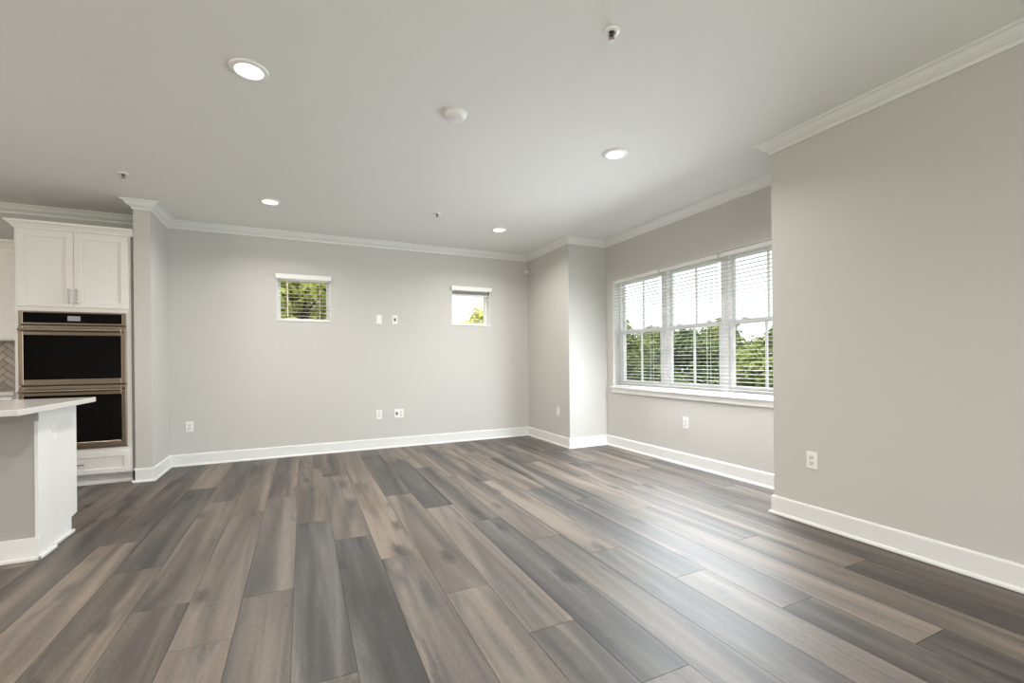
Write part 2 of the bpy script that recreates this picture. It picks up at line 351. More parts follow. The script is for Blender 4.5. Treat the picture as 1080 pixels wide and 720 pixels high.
# ------------------------------------------------------------------ windows
def pb(b, plane, a0, a1, d0, d1, z0, z1, bev=0.0):
    if plane == 'X': b.box(Xw + d0, Xw + d1, a0, a1, z0, z1, bev, 1)
    else: b.box(a0, a1, Yb + d0, Yb + d1, z0, z1, bev, 1)
def frame_ring(b, plane, a0, a1, z0, z1, w, d0, d1, wb=None, wt=None, bev=0.0):
    wb = wb or w; wt = wt or w
    pb(b, plane, a0, a0 + w, d0, d1, z0, z1, bev); pb(b, plane, a1 - w, a1, d0, d1, z0, z1, bev)
    pb(b, plane, a0 + w, a1 - w, d0, d1, z0, z0 + wb, bev); pb(b, plane, a0 + w, a1 - w, d0, d1, z1 - wt, z1, bev)
def triple_window():
    y0, y1, z0, z1 = TW
    r = struct_root('window_1', (Xw + 0.1, (y0 + y1) / 2, z0))
    pitch = (y1 - y0) / 3
    b = MB(); frame_ring(b, 'X', y0, y1, z0, z1, 0.022, 0.105, WT, wb=0.03); b.build('window_frame', M['vinyl'], r)
    # painted jamb liner of the opening
    b = MB(); frame_ring(b, 'X', y0 - 0.0, y1 + 0.0, z0, z1, 0.006, 0.0, 0.105); b.build('jamb', M['trim'], r)
    for k in (1, 2):
        b = MB(); pb(b, 'X', y0 + k * pitch - 0.042, y0 + k * pitch + 0.042, 0.10, WT, z0, z1, 0.003); b.build('mullion', M['vinyl'], r)
    zm = 1.495
    for k in range(3):
        a0 = y0 + k * pitch + (0.022 if k == 0 else 0.042); a1 = y0 + (k + 1) * pitch - (0.022 if k == 2 else 0.042); am = (a0 + a1) / 2
        s = MB(); frame_ring(s, 'X', a0, a1, zm - 0.02, z1 - 0.022, 0.03, 0.155, 0.185, wb=0.04, bev=0.002); us = s.build('upper_sash', M['vinyl'], r)
        g = MB(); pb(g, 'X', a0 + 0.028, a1 - 0.028, 0.168, 0.172, zm + 0.015, z1 - 0.05); g.build('pane', M['glass'], us)
        q = MB(); pb(q, 'X', am - 0.009, am + 0.009, 0.160, 0.180, zm + 0.015, z1 - 0.05); q.build('muntin', M['vinyl'], us)
        s = MB(); frame_ring(s, 'X', a0, a1, z0 + 0.03, zm + 0.022, 0.042, 0.115, 0.152, wb=0.05, wt=0.042, bev=0.002); ls = s.build('lower_sash', M['vinyl'], r)
        g = MB(); pb(g, 'X', a0 + 0.04, a1 - 0.04, 0.131, 0.135, z0 + 0.075, zm - 0.015); g.build('pane', M['glass'], ls)
        q = MB(); pb(q, 'X', am - 0.009, am + 0.009, 0.123, 0.143, z0 + 0.075, zm - 0.015); q.build('muntin', M['vinyl'], ls)
        for t in (0.22, 0.78):
            yy = a0 + t * (a1 - a0)
            q = MB(); pb(q, 'X', yy - 0.03, yy + 0.03, 0.118, 0.15, zm + 0.02, zm + 0.032, 0.003); pb(q, 'X', yy - 0.012, yy + 0.022, 0.116, 0.135, zm + 0.03, zm + 0.042, 0.003)
            q.build('sash_lock', M['vinyl'], ls)
    b = MB(); b.box(Xw - 0.035, Xw + 0.11, y0 - 0.03, y1 + 0.03, z0 - 0.022, z0 + 0.004, 0.006); b.build('window_sill', M['trim'], r)
    b = MB(); b.box(Xw - 0.016, Xw, y0 - 0.02, y1 + 0.02, z0 - 0.078, z0 - 0.022, 0.003); b.build('apron', M['trim'], r)
triple_window()
def small_window(n, S):
    a0, a1, z0, z1 = S
    r = struct_root('window_%d' % n, ((a0 + a1) / 2, Yb + 0.1, z0))
    b = MB(); frame_ring(b, 'Y', a0, a1, z0, z1, 0.008, 0.0, 0.12); b.build('jamb', M['trim'], r)
    b = MB(); frame_ring(b, 'Y', a0 + 0.0, a1 - 0.0, z0, z1, 0.035, 0.12, WT, bev=0.003); f = b.build('window_frame', M['vinyl'], r)
    g = MB(); pb(g, 'Y', a0 + 0.03, a1 - 0.03, 0.15, 0.154, z0 + 0.03, z1 - 0.03); g.build('pane', M['glass'], f)
    b = MB(); pb(b, 'Y', a0 - 0.004, a1 + 0.004, -0.012, 0.02, z0 - 0.012, z0 + 0.006, 0.003); b.build('window_sill', M['trim'], r)
small_window(2, S1); small_window(3, S2)

# ------------------------------------------------------------------ blinds
def slat(b, plane, a0, a1, dc, z, w=0.048, t=0.0016, tilt=0.0):
    n = 4; pts_top = []; crown = 0.0012
    for i in range(n + 1):
        q = -0.5 + i / n
        pts_top.append((q * w, crown * (1 - 4 * q * q) + math.tan(tilt) * q * w))
    out = pts_top + [(p[0], p[1] - t) for p in reversed(pts_top)]
    if plane == 'X':
        b.poly_prism(out, lambda p: (Xw + dc + p[0], a0, z + p[1]), lambda p: (Xw + dc + p[0], a1, z + p[1]))
    else:
        b.poly_prism(out, lambda p: (a0, Yb + dc + p[0], z + p[1]), lambda p: (a1, Yb + dc + p[0], z + p[1]))
def blind(label, plane, a0, a1, z_bot, z_top, dc, pitch, ladders, valance=None, raised=False, wand=None, hang=(), tilt=0.0):
    root = thing('window_blind', label, 'window blind', (Xw + dc, (a0 + a1) / 2, z_bot) if plane == 'X' else ((a0 + a1) / 2, Yb + dc, z_bot), None)
    b = MB(); pb(b, plane, a0, a1, dc - 0.025, dc + 0.025, z_top - 0.042, z_top, 0.003); b.build('headrail', M['plastic'], root)
    if valance:
        v0, v1, vz0, vz1, vd = valance
        b = MB(); pb(b, plane, v0, v1, vd, vd + 0.012, vz0, vz1, 0.003); pb(b, plane, v0, v0 + 0.012, vd + 0.012, -0.0005, vz0, vz1); pb(b, plane, v1 - 0.012, v1, vd + 0.012, -0.0005, vz0, vz1)
        b.build('valance', M['plastic'], root)
    b = MB()
    if raised:
        zz = z_top - 0.046
        for i in range(9): slat(b, plane, a0 + 0.004, a1 - 0.004, dc, zz - i * 0.0045)
        zb = zz - 9 * 0.0045 - 0.018
    else:
        z = z_bot + 0.018 + pitch * 0.75; zb = z_bot
        while z < z_top - 0.05:
            slat(b, plane, a0 + 0.004, a1 - 0.004, dc, z, tilt=tilt); z += pitch
    b.build('slats', M['slat'], root)
    b = MB(); pb(b, plane, a0 + 0.003, a1 - 0.003, dc - 0.025, dc + 0.025, zb, zb + 0.016, 0.004); b.build('bottom_rail', M['plastic'], root)
    if not raised:
        for l in ladders:
            b = MB()
            for dd in (-0.0255, 0.0245): pb(b, plane, l - 0.0016, l + 0.0016, dc + dd, dc + dd + 0.001, zb + 0.012, z_top - 0.04)
            b.build('ladder_cord', M['plastic'], root)
    if wand:
        p = (Xw + dc - 0.034, wand[0], z_top - 0.03) if plane == 'X' else (wand[0], Yb + dc - 0.034, z_top - 0.03)
        b = MB(); b.cyl(p, (p[0], p[1], wand[1]), 0.004, n=8); b.build('tilt_wand', M['plastic'], root, True)
    for hx, hz in hang:
        p = (hx, Yb + dc - 0.03, z_top - 0.03) if plane == 'Y' else (Xw + dc - 0.03, hx, z_top - 0.03)
        b = MB(); b.cyl(p, (p[0], p[1], hz), 0.0022, n=6); b.cyl((p[0], p[1], hz), (p[0], p[1], hz - 0.03), 0.004, 0.007, n=10); b.build('lift_cord', M['plastic'], root, True)
    return root
P3 = (TW[1] - TW[0]) / 3
bl_l = ['white slatted blind over the left pane of the wide window, nearest the corner', 'white slatted blind over the centre pane of the wide window', 'white slatted blind over the right pane of the wide window, cut by the near wall']
for k in range(3):
    a0, a1 = TW[0] + k * P3 + 0.006, TW[0] + (k + 1) * P3 - 0.006
    blind(bl_l[2 - k], 'X', a0, a1, TW[2] + 0.008, TW[3] - 0.008, 0.045, 0.038, (a0 + 0.14, a1 - 0.14), tilt=0.03)
blind('small left window blind, slats lowered and open, white valance above', 'Y', S1[0] + 0.012, S1[1] - 0.012, S1[2] + 0.01, S1[3] - 0.01, 0.05, 0.0455, (S1[0] + 0.12, S1[1] - 0.12),
      valance=(S1[0] - 0.012, S1[1] + 0.012, 2.155, 2.215, -0.045), wand=(S1[0] + 0.115, S1[2] + 0.05))
blind('small right window blind pulled up under its white valance, cords hanging', 'Y', S2[0] + 0.012, S2[1] - 0.012, S2[2] + 0.01, S2[3] - 0.005, 0.05, 0.0455, (),
      valance=(S2[0] - 0.012, S2[1] + 0.012, 2.140, 2.200, -0.045), raised=True, hang=((S2[0] + 0.16, 1.76), (S2[0] + 0.235, 1.80)))

# ------------------------------------------------------------------ outlets, wall plates
def outlet_at(name, label, cat, pos, facing, kind='duplex', group=None):
    """facing: unit vector out of the wall"""
    root = thing(name, label, cat, pos, group)
    f = Vector(facing); t = Vector((-f.y, f.x, 0)); P = Vector(pos)
    def bx(b, a0, a1, z0, z1, d0, d1, bev=0.0):
        p = P + t * a0 + f * d0; q = P + t * a1 + f * d1
        b.box(p.x, q.x, p.y, q.y, P.z + z0, P.z + z1, bev, 2)
    gang = 1
    if kind == 'coax_pair': gang = 2
    w = 0.036 if gang == 1 else 0.060
    b = MB(); bx(b, -w, w, -0.058, 0.058, 0, 0.006, 0.003); b.build('cover_plate', M['plastic'], root)
    if kind in ('duplex', 'coax_pair'):
        c = 0.0 if gang == 1 else 0.026
        for z in (-0.0195, 0.0195):
            b = MB(); bx(b, c - 0.0165, c + 0.0165, z - 0.0145, z + 0.0145, 0.006, 0.0085, 0.004); so = b.build('socket', M['socket'], root)
            b = MB(); bx(b, c - 0.0085, c - 0.0062, z - 0.002, z + 0.007, 0.0085, 0.0088); bx(b, c + 0.0062, c + 0.0085, z - 0.002, z + 0.007, 0.0085, 0.0088); bx(b, c - 0.003, c + 0.003, z - 0.010, z - 0.005, 0.0085, 0.0088)
            b.build('slots', M['slot'], so)
    if kind in ('coax', 'coax_pair'):
        c = 0.0 if gang == 1 else -0.030
        p = P + t * c
        b = MB(); bx(b, c - 0.013, c + 0.013, -0.02, 0.02, 0.006, 0.007); b.build('insert', M['slot'], root)
        b = MB(); b.cyl(p + f * 0.007, p + f * 0.018, 0.0055, n=12); b.build('jack', M['nickel'], root, True)
    if kind == 'decora':
        b = MB(); bx(b, -0.0165, 0.0165, -0.033, 0.033, 0.006, 0.0085, 0.002); b.build('insert', M['plastic'], root)
    b = MB()
    for z in ((0.0,) if kind == 'duplex' else (-0.042, 0.042)):
        b = MB(); b.cyl(P + f * 0.0055 + Vector((0, 0, z)), P + f * 0.0072 + Vector((0, 0, z)), 0.003, n=10); b.build('screw', M['plastic'], root, True)
    return root
B = (0, -1, 0); W = (-1, 0, 0)
outlet_at('outlet', 'white outlet low on the back wall just right of the oven stub wall', 'outlet', (-1.155, Yb, 0.435), B)
outlet_at('outlet', 'white outlet low in the middle of the back wall, left of the dark-jack plate', 'outlet', (0.905, Yb, 0.447), B, 'duplex')
outlet_at('jack_plate', 'wide double wall plate with dark jack and outlet, low on the back wall', 'wall plate', (1.165, Yb, 0.448), B, 'coax_pair')
outlet_at('outlet', 'white wall plate high on the back wall between the two small windows', 'wall plate', (0.914, Yb, 1.698), B, 'decora')
outlet_at('jack_plate', 'single wall plate with dark jack, high between the two small windows', 'wall plate', (1.122, Yb, 1.700), B, 'coax')
outlet_at('outlet', 'pale plate low on the corner bump-out wall facing the room', 'outlet', (Xc, 5.223, 0.451), W, 'decora')
outlet_at('outlet', 'white outlet under the wide window', 'outlet', (Xw, 3.567, 0.454), W)
outlet_at('outlet', 'white double socket outlet on the near right wall', 'outlet', (Xr, 1.918, 0.441), W)

# ------------------------------------------------------------------ ceiling fixtures
def downlight_proto():
    root = thing('ceiling_light', 'x', 'ceiling light', (0, 0, H), 'recessed ceiling lights')
    b = MB(); b.lathe([(0.066, -0.004), (0.070, -0.012), (0.080, -0.013), (0.092, -0.008), (0.096, 0.0), (0.066, 0.0)], (0, 0, H), n=40); b.build('trim_ring', M['plastic'], root, True)
    b = MB(); b.lathe([(0.0, -0.007), (0.05, -0.0065), (0.0665, -0.005), (0.0665, 0.0)], (0, 0, H), n=40); b.build('lens', M['lens'], root, True)
    return root
lamp_data = bpy.data.lights.new('downlight_lamp', 'AREA'); lamp_data.shape = 'DISK'; lamp_data.size = 0.13; lamp_data.energy = DOWNLIGHT_W; lamp_data.color = (1.0, 0.955, 0.90); lamp_data.spread = math.radians(152)
def lamp(x, y):
    o = bpy.data.objects.new('downlight_lamp', lamp_data); C.objects.link(o); o.location = (x, y, H - 0.016)
lights = [(-0.247, 2.785, 'recessed ceiling light nearest the camera, large, upper left of the ceiling'), (2.192, 2.785, 'recessed ceiling light nearest the wide window'),
          (-0.273, 4.98, 'recessed ceiling light over the left end of the back wall, near the oven'), (2.161, 4.97, 'recessed ceiling light near the bump-out corner at the back')]
first = None
for x, y, lab in lights:
    if first is None:
        first = downlight_proto(); o = first; o.location = (x, y, H)
    else:
        o = copy_thing(first, (0, 0, 0)); o.location = (x, y, H)
    o['label'] = lab; lamp(x, y)
for x, y in ((-0.25, 0.5), (-0.25, -1.7), (2.19, -1.7), (-2.7, 2.8), (-2.7, 0.5), (-4.6, 2.8)): lamp(x, y)

sd = thing('smoke_detector', 'round white smoke detector in the middle of the ceiling', 'smoke detector', (0.90, 2.755, H))
MB().lathe([(0, -0.030), (0.045, -0.030), (0.058, -0.026), (0.068, -0.014), (0.070, 0)], (0.90, 2.755, H), n=40).build('housing', M['plastic'], sd, True)
MB().lathe([(0.0, -0.033), (0.012, -0.033), (0.014, -0.029)], (0.90, 2.755, H), n=16).build('test_button', M['plastic'], sd, True)
MB().lathe([(0.074, -0.006), (0.078, -0.003), (0.078, 0.0), (0.069, 0.0), (0.069, -0.006), (0.074, -0.006)], (0.90, 2.755, H), n=40).build('base_plate', M['plastic'], sd, True)
def sprinkler(x, y, label):
    r = thing('fire_sprinkler', label, 'fire sprinkler', (x, y, H), 'ceiling sprinklers')
    MB().lathe([(0.014, -0.004), (0.024, -0.012), (0.036, -0.008), (0.040, 0.0), (0.014, 0.0)], (x, y, H), n=28).build('escutcheon', M['plastic'], r, True)
    MB().cyl((x, y, H - 0.002), (x, y, H - 0.022), 0.010, n=12).build('nozzle', M['brass_pin'], r, True)
    MB().cyl((x, y, H - 0.022), (x, y, H - 0.046), 0.0035, n=8).build('glass_bulb', M['bulb'], r, True)
    b = MB()
    for s in (-1, 1): b.cyl((x + s * 0.009, y, H - 0.02), (x + s * 0.013, y, H - 0.035), 0.0025, n=8); b.cyl((x + s * 0.013, y, H - 0.035), (x + s * 0.003, y, H - 0.05), 0.0025, n=8)
    b.build('yoke', M['brass_pin'], r, True)
    b = MB(); b.lathe([(0, -0.053), (0.016, -0.052), (0.016, -0.050), (0, -0.049)], (x, y, H), n=16); b.build('deflector', M['plastic'], r, True)
sprinkler(1.363, 1.752, 'pendent fire sprinkler on the ceiling nearest the camera, right of the smoke detector')
sprinkler(-1.331, 4.721, 'small fire sprinkler on the ceiling in front of the oven cabinet')
sprinkler(1.316, 4.68, 'small fire sprinkler on the ceiling between the two far ceiling lights')
ms = thing('motion_sensor', 'small white round motion sensor high in the back right corner', 'motion sensor', (Xc - 0.02, Yb - 0.02, 2.47))
MB().box(Xc - 0.030, Xc - 0.0005, Yb - 0.030, Yb - 0.0005, 2.45, 2.50, 0.006).build('bracket', M['plastic'], ms)
bs = bmesh.new(); bmesh.ops.create_uvsphere(bs, u_segments=20, v_segments=12, radius=0.036)
b = MB(); b.merge(bs, Matrix.Translation((Xc - 0.042, Yb - 0.042, 2.472))); b.build('sensor_body', M['plastic'], ms, True)
bs = bmesh.new(); bmesh.ops.create_uvsphere(bs, u_segments=16, v_segments=10, radius=0.020)
b = MB(); b.merge(bs, Matrix.Translation((Xc - 0.054, Yb - 0.060, 2.448))); b.build('sensor_lens', M['socket'], ms, True)
# supply register on the ceiling, just inside the top right corner of the frame
vr = thing('ceiling_vent', 'white supply vent at the very top right edge of the ceiling', 'ceiling vent', (2.90, 0.745, H))
b = MB(); 
for q in ((2.72, 3.08, 0.585, 0.615), (2.72, 3.08, 0.805, 0.835), (2.72, 2.75, 0.615, 0.805), (3.05, 3.08, 0.615, 0.805)): b.box(*q, H - 0.008, H, 0.002)
b.build('frame', M['plastic'], vr)
b = MB()
for k in range(8):
    y = 0.625 + k * 0.0235; b.box(2.75, 3.05, y, y + 0.014, H - 0.007, H - 0.004)
b.build('louvres', M['plastic'], vr)
MB().box(2.745, 3.055, 0.61, 0.81, H - 0.002, H + 0.0).build('backing', M['slot'], vr)

# ------------------------------------------------------------------ kitchen: oven cabinet
OX0, OX1 = -2.322, -1.502; YF = Yl + 0.02        # cabinet box front
oc = thing('oven_cabinet', 'tall white cabinet holding the double oven, with two doors above and a drawer below', 'cabinet', ((OX0 + OX1) / 2, (YF + Yb) / 2, 0))
b = MB()
b.box(OX0, OX0 + 0.035, YF, Yb - 0.002, 0.10, 2.41); b.box(OX1 - 0.035, OX1, YF, Yb - 0.002, 0.10, 2.41)
b.box(OX0 + 0.035, OX1 - 0.035, YF, Yb - 0.002, 1.632, 2.41); b.box(OX0 + 0.035, OX1 - 0.035, YF, Yb - 0.002, 0.10, 0.352)
b.box(OX0 + 0.035, OX1 - 0.035, Yb - 0.02, Yb - 0.002, 0.352, 1.632)
b.build('carcass', M['cabinet'], oc)
MB().box(OX0 + 0.02, OX1 + 0.02, YF + 0.06, YF + 0.075, 0.0, 0.10).build('toe_kick', M['cabinet'], oc)
MB().box(OX0 + 0.02, OX1 + 0.02, YF + 0.052, YF + 0.06, 0.0, 0.022, 0.003).build('shoe_moulding', M['cabinet'], oc)
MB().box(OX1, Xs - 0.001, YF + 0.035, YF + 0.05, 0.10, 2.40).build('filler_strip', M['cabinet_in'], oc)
# crown of the cabinet
b = MB(); cp = [(0, 2.372), (0.008, 2.376), (0.014, 2.390), (0.034, 2.415), (0.048, 2.424), (0.052, 2.440), (-0.02, 2.440), (-0.02, 2.372)]
L0, R0 = OX0, Xs - 0.002
b.poly_prism(cp, lambda p: (L0 - p[0], YF - p[0], p[1]), lambda p: (R0, YF - p[0], p[1]))
b.poly_prism(cp, lambda p: (L0 - p[0], YF - p[0], p[1]), lambda p: (L0 - p[0], Yb - 0.003, p[1]))
b.build('crown_moulding', M['cabinet'], oc)
def shaker(b, x0, x1, z0, z1, y, t=0.02, rail=0.057):
    yf = y - t
    b.box(x0, x0 + rail, yf, y, z0, z1, 0.002, 1); b.box(x1 - rail, x1, yf, y, z0, z1, 0.002, 1)
    b.box(x0 + rail, x1 - rail, yf, y, z0, z0 + rail, 0.002, 1); b.box(x0 + rail, x1 - rail, yf, y, z1 - rail, z1, 0.002, 1)
    b.box(x0 + rail - 0.004, x1 - rail + 0.004, y - 0.009, y, z0 + rail - 0.004, z1 - rail + 0.004)
def bar_pull(x, z0, z1, y, parent, vertical=True, x1=None):
    b = MB()
    if vertical:
        b.cyl((x, y - 0.030, z0), (x, y - 0.030, z1), 0.006, n=12)
        for z in (z0 + 0.016, z1 - 0.016): b.cyl((x, y, z), (x, y - 0.030, z), 0.0045, n=10)
    else:
        b.cyl((x, y - 0.030, z0), (x1, y - 0.030, z0), 0.006, n=12)
        for q in (x + 0.016, x1 - 0.016): b.cyl((q, y, z0), (q, y - 0.030, z0), 0.0045, n=10)
    b.build('handle', M['nickel'], parent, True)
XM = -1.914
for x0, x1, hx in ((OX0 + 0.018, XM - 0.0015, XM - 0.028), (XM + 0.0015, OX1 - 0.014, XM + 0.028)):
    b = MB(); shaker(b, x0, x1, 1.672, 2.362, YF - 0.0005); d = b.build('door', M['cabinet'], oc); bar_pull(hx, 1.698, 1.838, YF - 0.0205, d)
b = MB(); shaker(b, OX0 + 0.018, OX1 - 0.014, 0.112, 0.312, YF - 0.0005, rail=0.045); d = b.build('drawer', M['cabinet'], oc); bar_pull(XM - 0.07, 0.212, 0, YF - 0.0205, d, False, XM + 0.07)

# double oven
V0, V1 = -2.287, -1.535
ov = thing('double_oven', 'built-in stainless double wall oven with black glass doors', 'oven', ((V0 + V1) / 2, YF, 0.36))
b = MB(); b.box(V0 + 0.004, V1 - 0.004, YF + 0.001, Yb - 0.03, 0.356, 1.628); b.build('body', M['slot'], ov)
yo = YF - 0.001
b = MB(); b.box(V0, V0 + 0.030, yo - 0.032, yo, 1.508, 1.630, 0.003); b.box(V1 - 0.030, V1, yo - 0.032, yo, 1.508, 1.630, 0.003); b.box(V0 + 0.03, V1 - 0.03, yo - 0.032, yo, 1.508, 1.526, 0.003); b.box(V0 + 0.03, V1 - 0.03, yo - 0.032, yo, 1.615, 1.630, 0.003)
cpn = b.build('control_panel', M['steel'], ov)
MB().box(V0 + 0.029, V1 - 0.029, yo - 0.030, yo, 1.525, 1.616).build('panel_glass', M['black_glass'], cpn)
MB().box(-1.955, -1.865, yo - 0.0315, yo - 0.030, 1.545, 1.590).build('display', M['display'], cpn)
for z0, z1 in ((0.958, 1.500), (0.372, 0.948)):
    b = MB(); fw_ = 0.034
    b.box(V0, V0 + fw_, yo - 0.038, yo, z0, z1, 0.004); b.box(V1 - fw_, V1, yo - 0.038, yo, z0, z1, 0.004)
    b.box(V0 + fw_, V1 - fw_, yo - 0.038, yo, z0, z0 + 0.052, 0.004); b.box(V0 + fw_, V1 - fw_, yo - 0.038, yo, z1 - 0.088, z1, 0.004)
    dr = b.build('oven_door', M['steel'], ov)
    MB().box(V0 + fw_ - 0.001, V1 - fw_ + 0.001, yo - 0.036, yo - 0.004, z0 + 0.051, z1 - 0.087).build('door_glass', M['black_glass'], dr)
    b = MB(); zh = z1 - 0.042; b.cyl((V0 + 0.02, yo - 0.088, zh), (V1 - 0.02, yo - 0.088, zh), 0.0135, n=20)
    for q in (V0 + 0.045, V1 - 0.045): b.cyl((q, yo - 0.037, zh), (q, yo - 0.088, zh), 0.010, n=14)
    b.build('handle', M['steel'], dr, True)
MB().box(V0, V1, yo - 0.012, yo, 0.356, 0.370).build('vent_strip', M['steel'], ov)

# wall cabinet, base cabinet, worktop and backsplash left of the oven cabinet (only a sliver is in frame)
UX0, UX1 = -3.30, OX0 - 0.001
wc = thing('wall_cabinet', 'white upper cabinet left of the oven cabinet, cut by the frame edge', 'cabinet', ((UX0 + UX1) / 2, Yb - 0.17, 1.38))
MB().box(UX0, UX1, Yb - 0.325, Yb - 0.002, 1.375, 2.30).build('carcass', M['cabinet'], wc)
for x0, x1 in ((UX0 + 0.01, (UX0 + UX1) / 2 - 0.0015), ((UX0 + UX1) / 2 + 0.0015, UX1 - 0.012)):
    b = MB(); shaker(b, x0, x1, 1.385, 2.235, Yb - 0.3255); d = b.build('door', M['cabinet'], wc)
b = MB(); cp2 = [(0, 2.245), (0.008, 2.249), (0.014, 2.263), (0.034, 2.285), (0.044, 2.292), (0.046, 2.306), (-0.02, 2.306), (-0.02, 2.245)]
b.poly_prism(cp2, lambda p: (UX0, Yb - 0.325 - p[0], p[1]), lambda p: (UX1, Yb - 0.325 - p[0], p[1])); b.build('crown_moulding', M['cabinet'], wc)
bc = thing('base_cabinet', 'white base cabinet under the far kitchen worktop, behind the island', 'cabinet', ((UX0 + UX1) / 2, Yb - 0.3, 0))
MB().box(UX0, UX1, YF, Yb - 0.002, 0.10, 0.872).build('carcass', M['cabinet'], bc)
MB().box(UX0, UX1, YF + 0.06, YF + 0.075, 0, 0.10).build('toe_kick', M['cabinet'], bc)
b = MB(); shaker(b, UX1 - 0.47, UX1 - 0.012, 0.70, 0.86, YF - 0.0005, rail=0.045); b.build('drawer', M['cabinet'], bc)
b = MB(); shaker(b, UX1 - 0.47, UX1 - 0.012, 0.115, 0.69, YF - 0.0005); b.build('door', M['cabinet'], bc)
tag(MB().box(UX0, UX1, YF - 0.035, Yb - 0.002, 0.873, 0.906, 0.004).build('worktop', M['quartz']), 'pale stone worktop along the back kitchen wall below the backsplash', 'worktop')
def backsplash():
    x0, x1, z0, z1 = UX0, UX1, 0.907, 1.374
    r = thing('backsplash', 'tan herringbone tile backsplash between worktop and wall cabinet', 'backsplash', ((x0 + x1) / 2, Yb, z0))
    MB().box(x0, x1, Yb - 0.006, Yb - 0.0005, z0, z1).build('grout_bed', M['grout'], r)
    bm = bmesh.new(); rnd = random.Random(3); w, l, gp = 0.052, 0.156, 0.005
    lay = bm.faces.layers.float.new('tint'); s = math.sqrt(0.5)
    def tile(u0, u1, v0, v1):
        pts = [(u0 + gp / 2, v0 + gp / 2), (u1 - gp / 2, v0 + gp / 2), (u1 - gp / 2, v1 - gp / 2), (u0 + gp / 2, v1 - gp / 2)]
        P = [((a - c) * s + (x0 + x1) / 2 + 0.3, (a + c) * s + z0) for a, c in pts]
        if all(p[0] < x0 for p in P) or all(p[0] > x1 for p in P) or all(p[1] < z0 for p in P) or all(p[1] > z1 for p in P): return
        f = bm.faces.new([bm.verts.new((p[0], Yb - 0.010, p[1])) for p in P]); f[lay] = rnd.random()
    for i in range(-30, 31):
        for j in range(-12, 13):
            # herringbone lattice
            bu, bv = i * w + j * (l + w) * 0.0, i * w
            ou = bu + j * (2 * l) * 0.5; ov_ = bv - j * (2 * l) * 0.5
            tile(ou, ou + l, ov_, ov_ + w); tile(ou - w + 0.0, ou, ov_, ov_ + l)
    for co, no in (((x0, 0, 0), (-1, 0, 0)), ((x1, 0, 0), (1, 0, 0)), ((0, 0, z0), (0, 0, -1)), ((0, 0, z1), (0, 0, 1))):
        bmesh.ops.bisect_plane(bm, geom=bm.verts[:] + bm.edges[:] + bm.faces[:], plane_co=co, plane_no=no, clear_outer=True)
    ret = bmesh.ops.extrude_face_region(bm, geom=bm.faces[:]); 
    for v in [g for g in ret['geom'] if isinstance(g, bmesh.types.BMVert)]: v.co.y = Yb - 0.006
    bmesh.ops.recalc_face_normals(bm, faces=bm.faces)
    b = MB(); b.bm.free(); b.bm = bm; b.build('tiles', M['tile'], r)
backsplash()

# ------------------------------------------------------------------ kitchen island
IX = -1.42; IY0, IY1, IXL = 3.573, 4.135, -3.9
isl = thing('kitchen_island', 'kitchen island with grey painted front and white end panel', 'island', ((IX + IXL) / 2, (IY0 + IY1) / 2, 0))
MB().box(IXL, IX - 0.016, IY0 + 0.014, IY0 + 0.13, 0, 0.868).build('knee_wall', M['knee'], isl)
b = MB(); b.box(IX - 0.016, IX, IY0 + 0.012, IY0 + 0.165, 0, 0.878, 0.002); b.box(IX - 0.014, IX + 0.005, IY0 + 0.006, IY0 + 0.165, 0, 0.812, 0.002); b.build('end_post', M['trim'], isl)
MB().box(IX - 0.001, IX + 0.012, IY0 + 0.0, IY0 + 0.105, 0.812, 0.868, 0.004).build('end_cap', M['trim'], isl)
MB().box(IXL, IX + 0.010, IY0 - 0.004, IY0 + 0.014, 0.815, 0.868, 0.004).build('cap_trim', M['knee'], isl)
bb = MB().box(IXL, IX + 0.008, IY0 + 0.0, IY0 + 0.014, 0, ZB, 0.003).build('baseboard', M['trim'], isl)
MB().box(IXL, IX + 0.018, IY0 - 0.013, IY0, 0, 0.021, 0.004).build('shoe_moulding', M['trim'], bb)
MB().box(IX + 0.004, IX + 0.018, IY0 - 0.013, IY0 + 0.19, 0, 0.021, 0.004).build('end_shoe', M['trim'], isl)
b = MB(); zt = 0.105
b.poly_prism([(IY0 + 0.13, 0.012), (IY1 - 0.085, 0.012), (IY1 - 0.085, zt + 0.0), (IY1, zt + 0.012), (IY1, 0.878), (IY0 + 0.13, 0.878)], lambda p: (IX - 0.034, p[0], p[1]), lambda p: (IX - 0.018, p[0], p[1]))
b.build('end_panel', M['trim'], isl)
MB().box(IX - 0.018, IX - 0.004, IY0 + 0.205, IY1 - 0.07, 0, 0.021, 0.004).build('panel_shoe', M['trim'], isl)
MB().box(IXL, IX - 0.034, IY0 + 0.13, IY1 - 0.02, 0.10, 0.876).build('carcass', M['cabinet'], isl)
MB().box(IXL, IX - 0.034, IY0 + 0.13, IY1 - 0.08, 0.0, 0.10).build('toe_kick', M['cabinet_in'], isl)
b = MB()
for k in range(4):
    x1 = IX - 0.03 - k * 0.6; shaker(b, x1 - 0.59, x1, 0.115, 0.865, IY1 + 0.0, t=-0.02)
b.build('doors', M['cabinet'], isl)
op = MB().box(IX - 0.018, IX - 0.013, 3.775, 3.845, 0.655, 0.77, 0.002).build('outlet_plate', M['plastic'], isl)
b = MB()
for z in (0.693, 0.732): b.box(IX - 0.013, IX - 0.011, 3.794, 3.826, z - 0.014, z + 0.014, 0.002)
b.build('socket', M['plastic'], op)
tag(MB().box(IXL, -1.335, 3.19, 4.15, 0.8785, 0.912, 0.004).build('island_countertop', M['quartz']), 'white stone countertop overhanging the kitchen island', 'countertop')

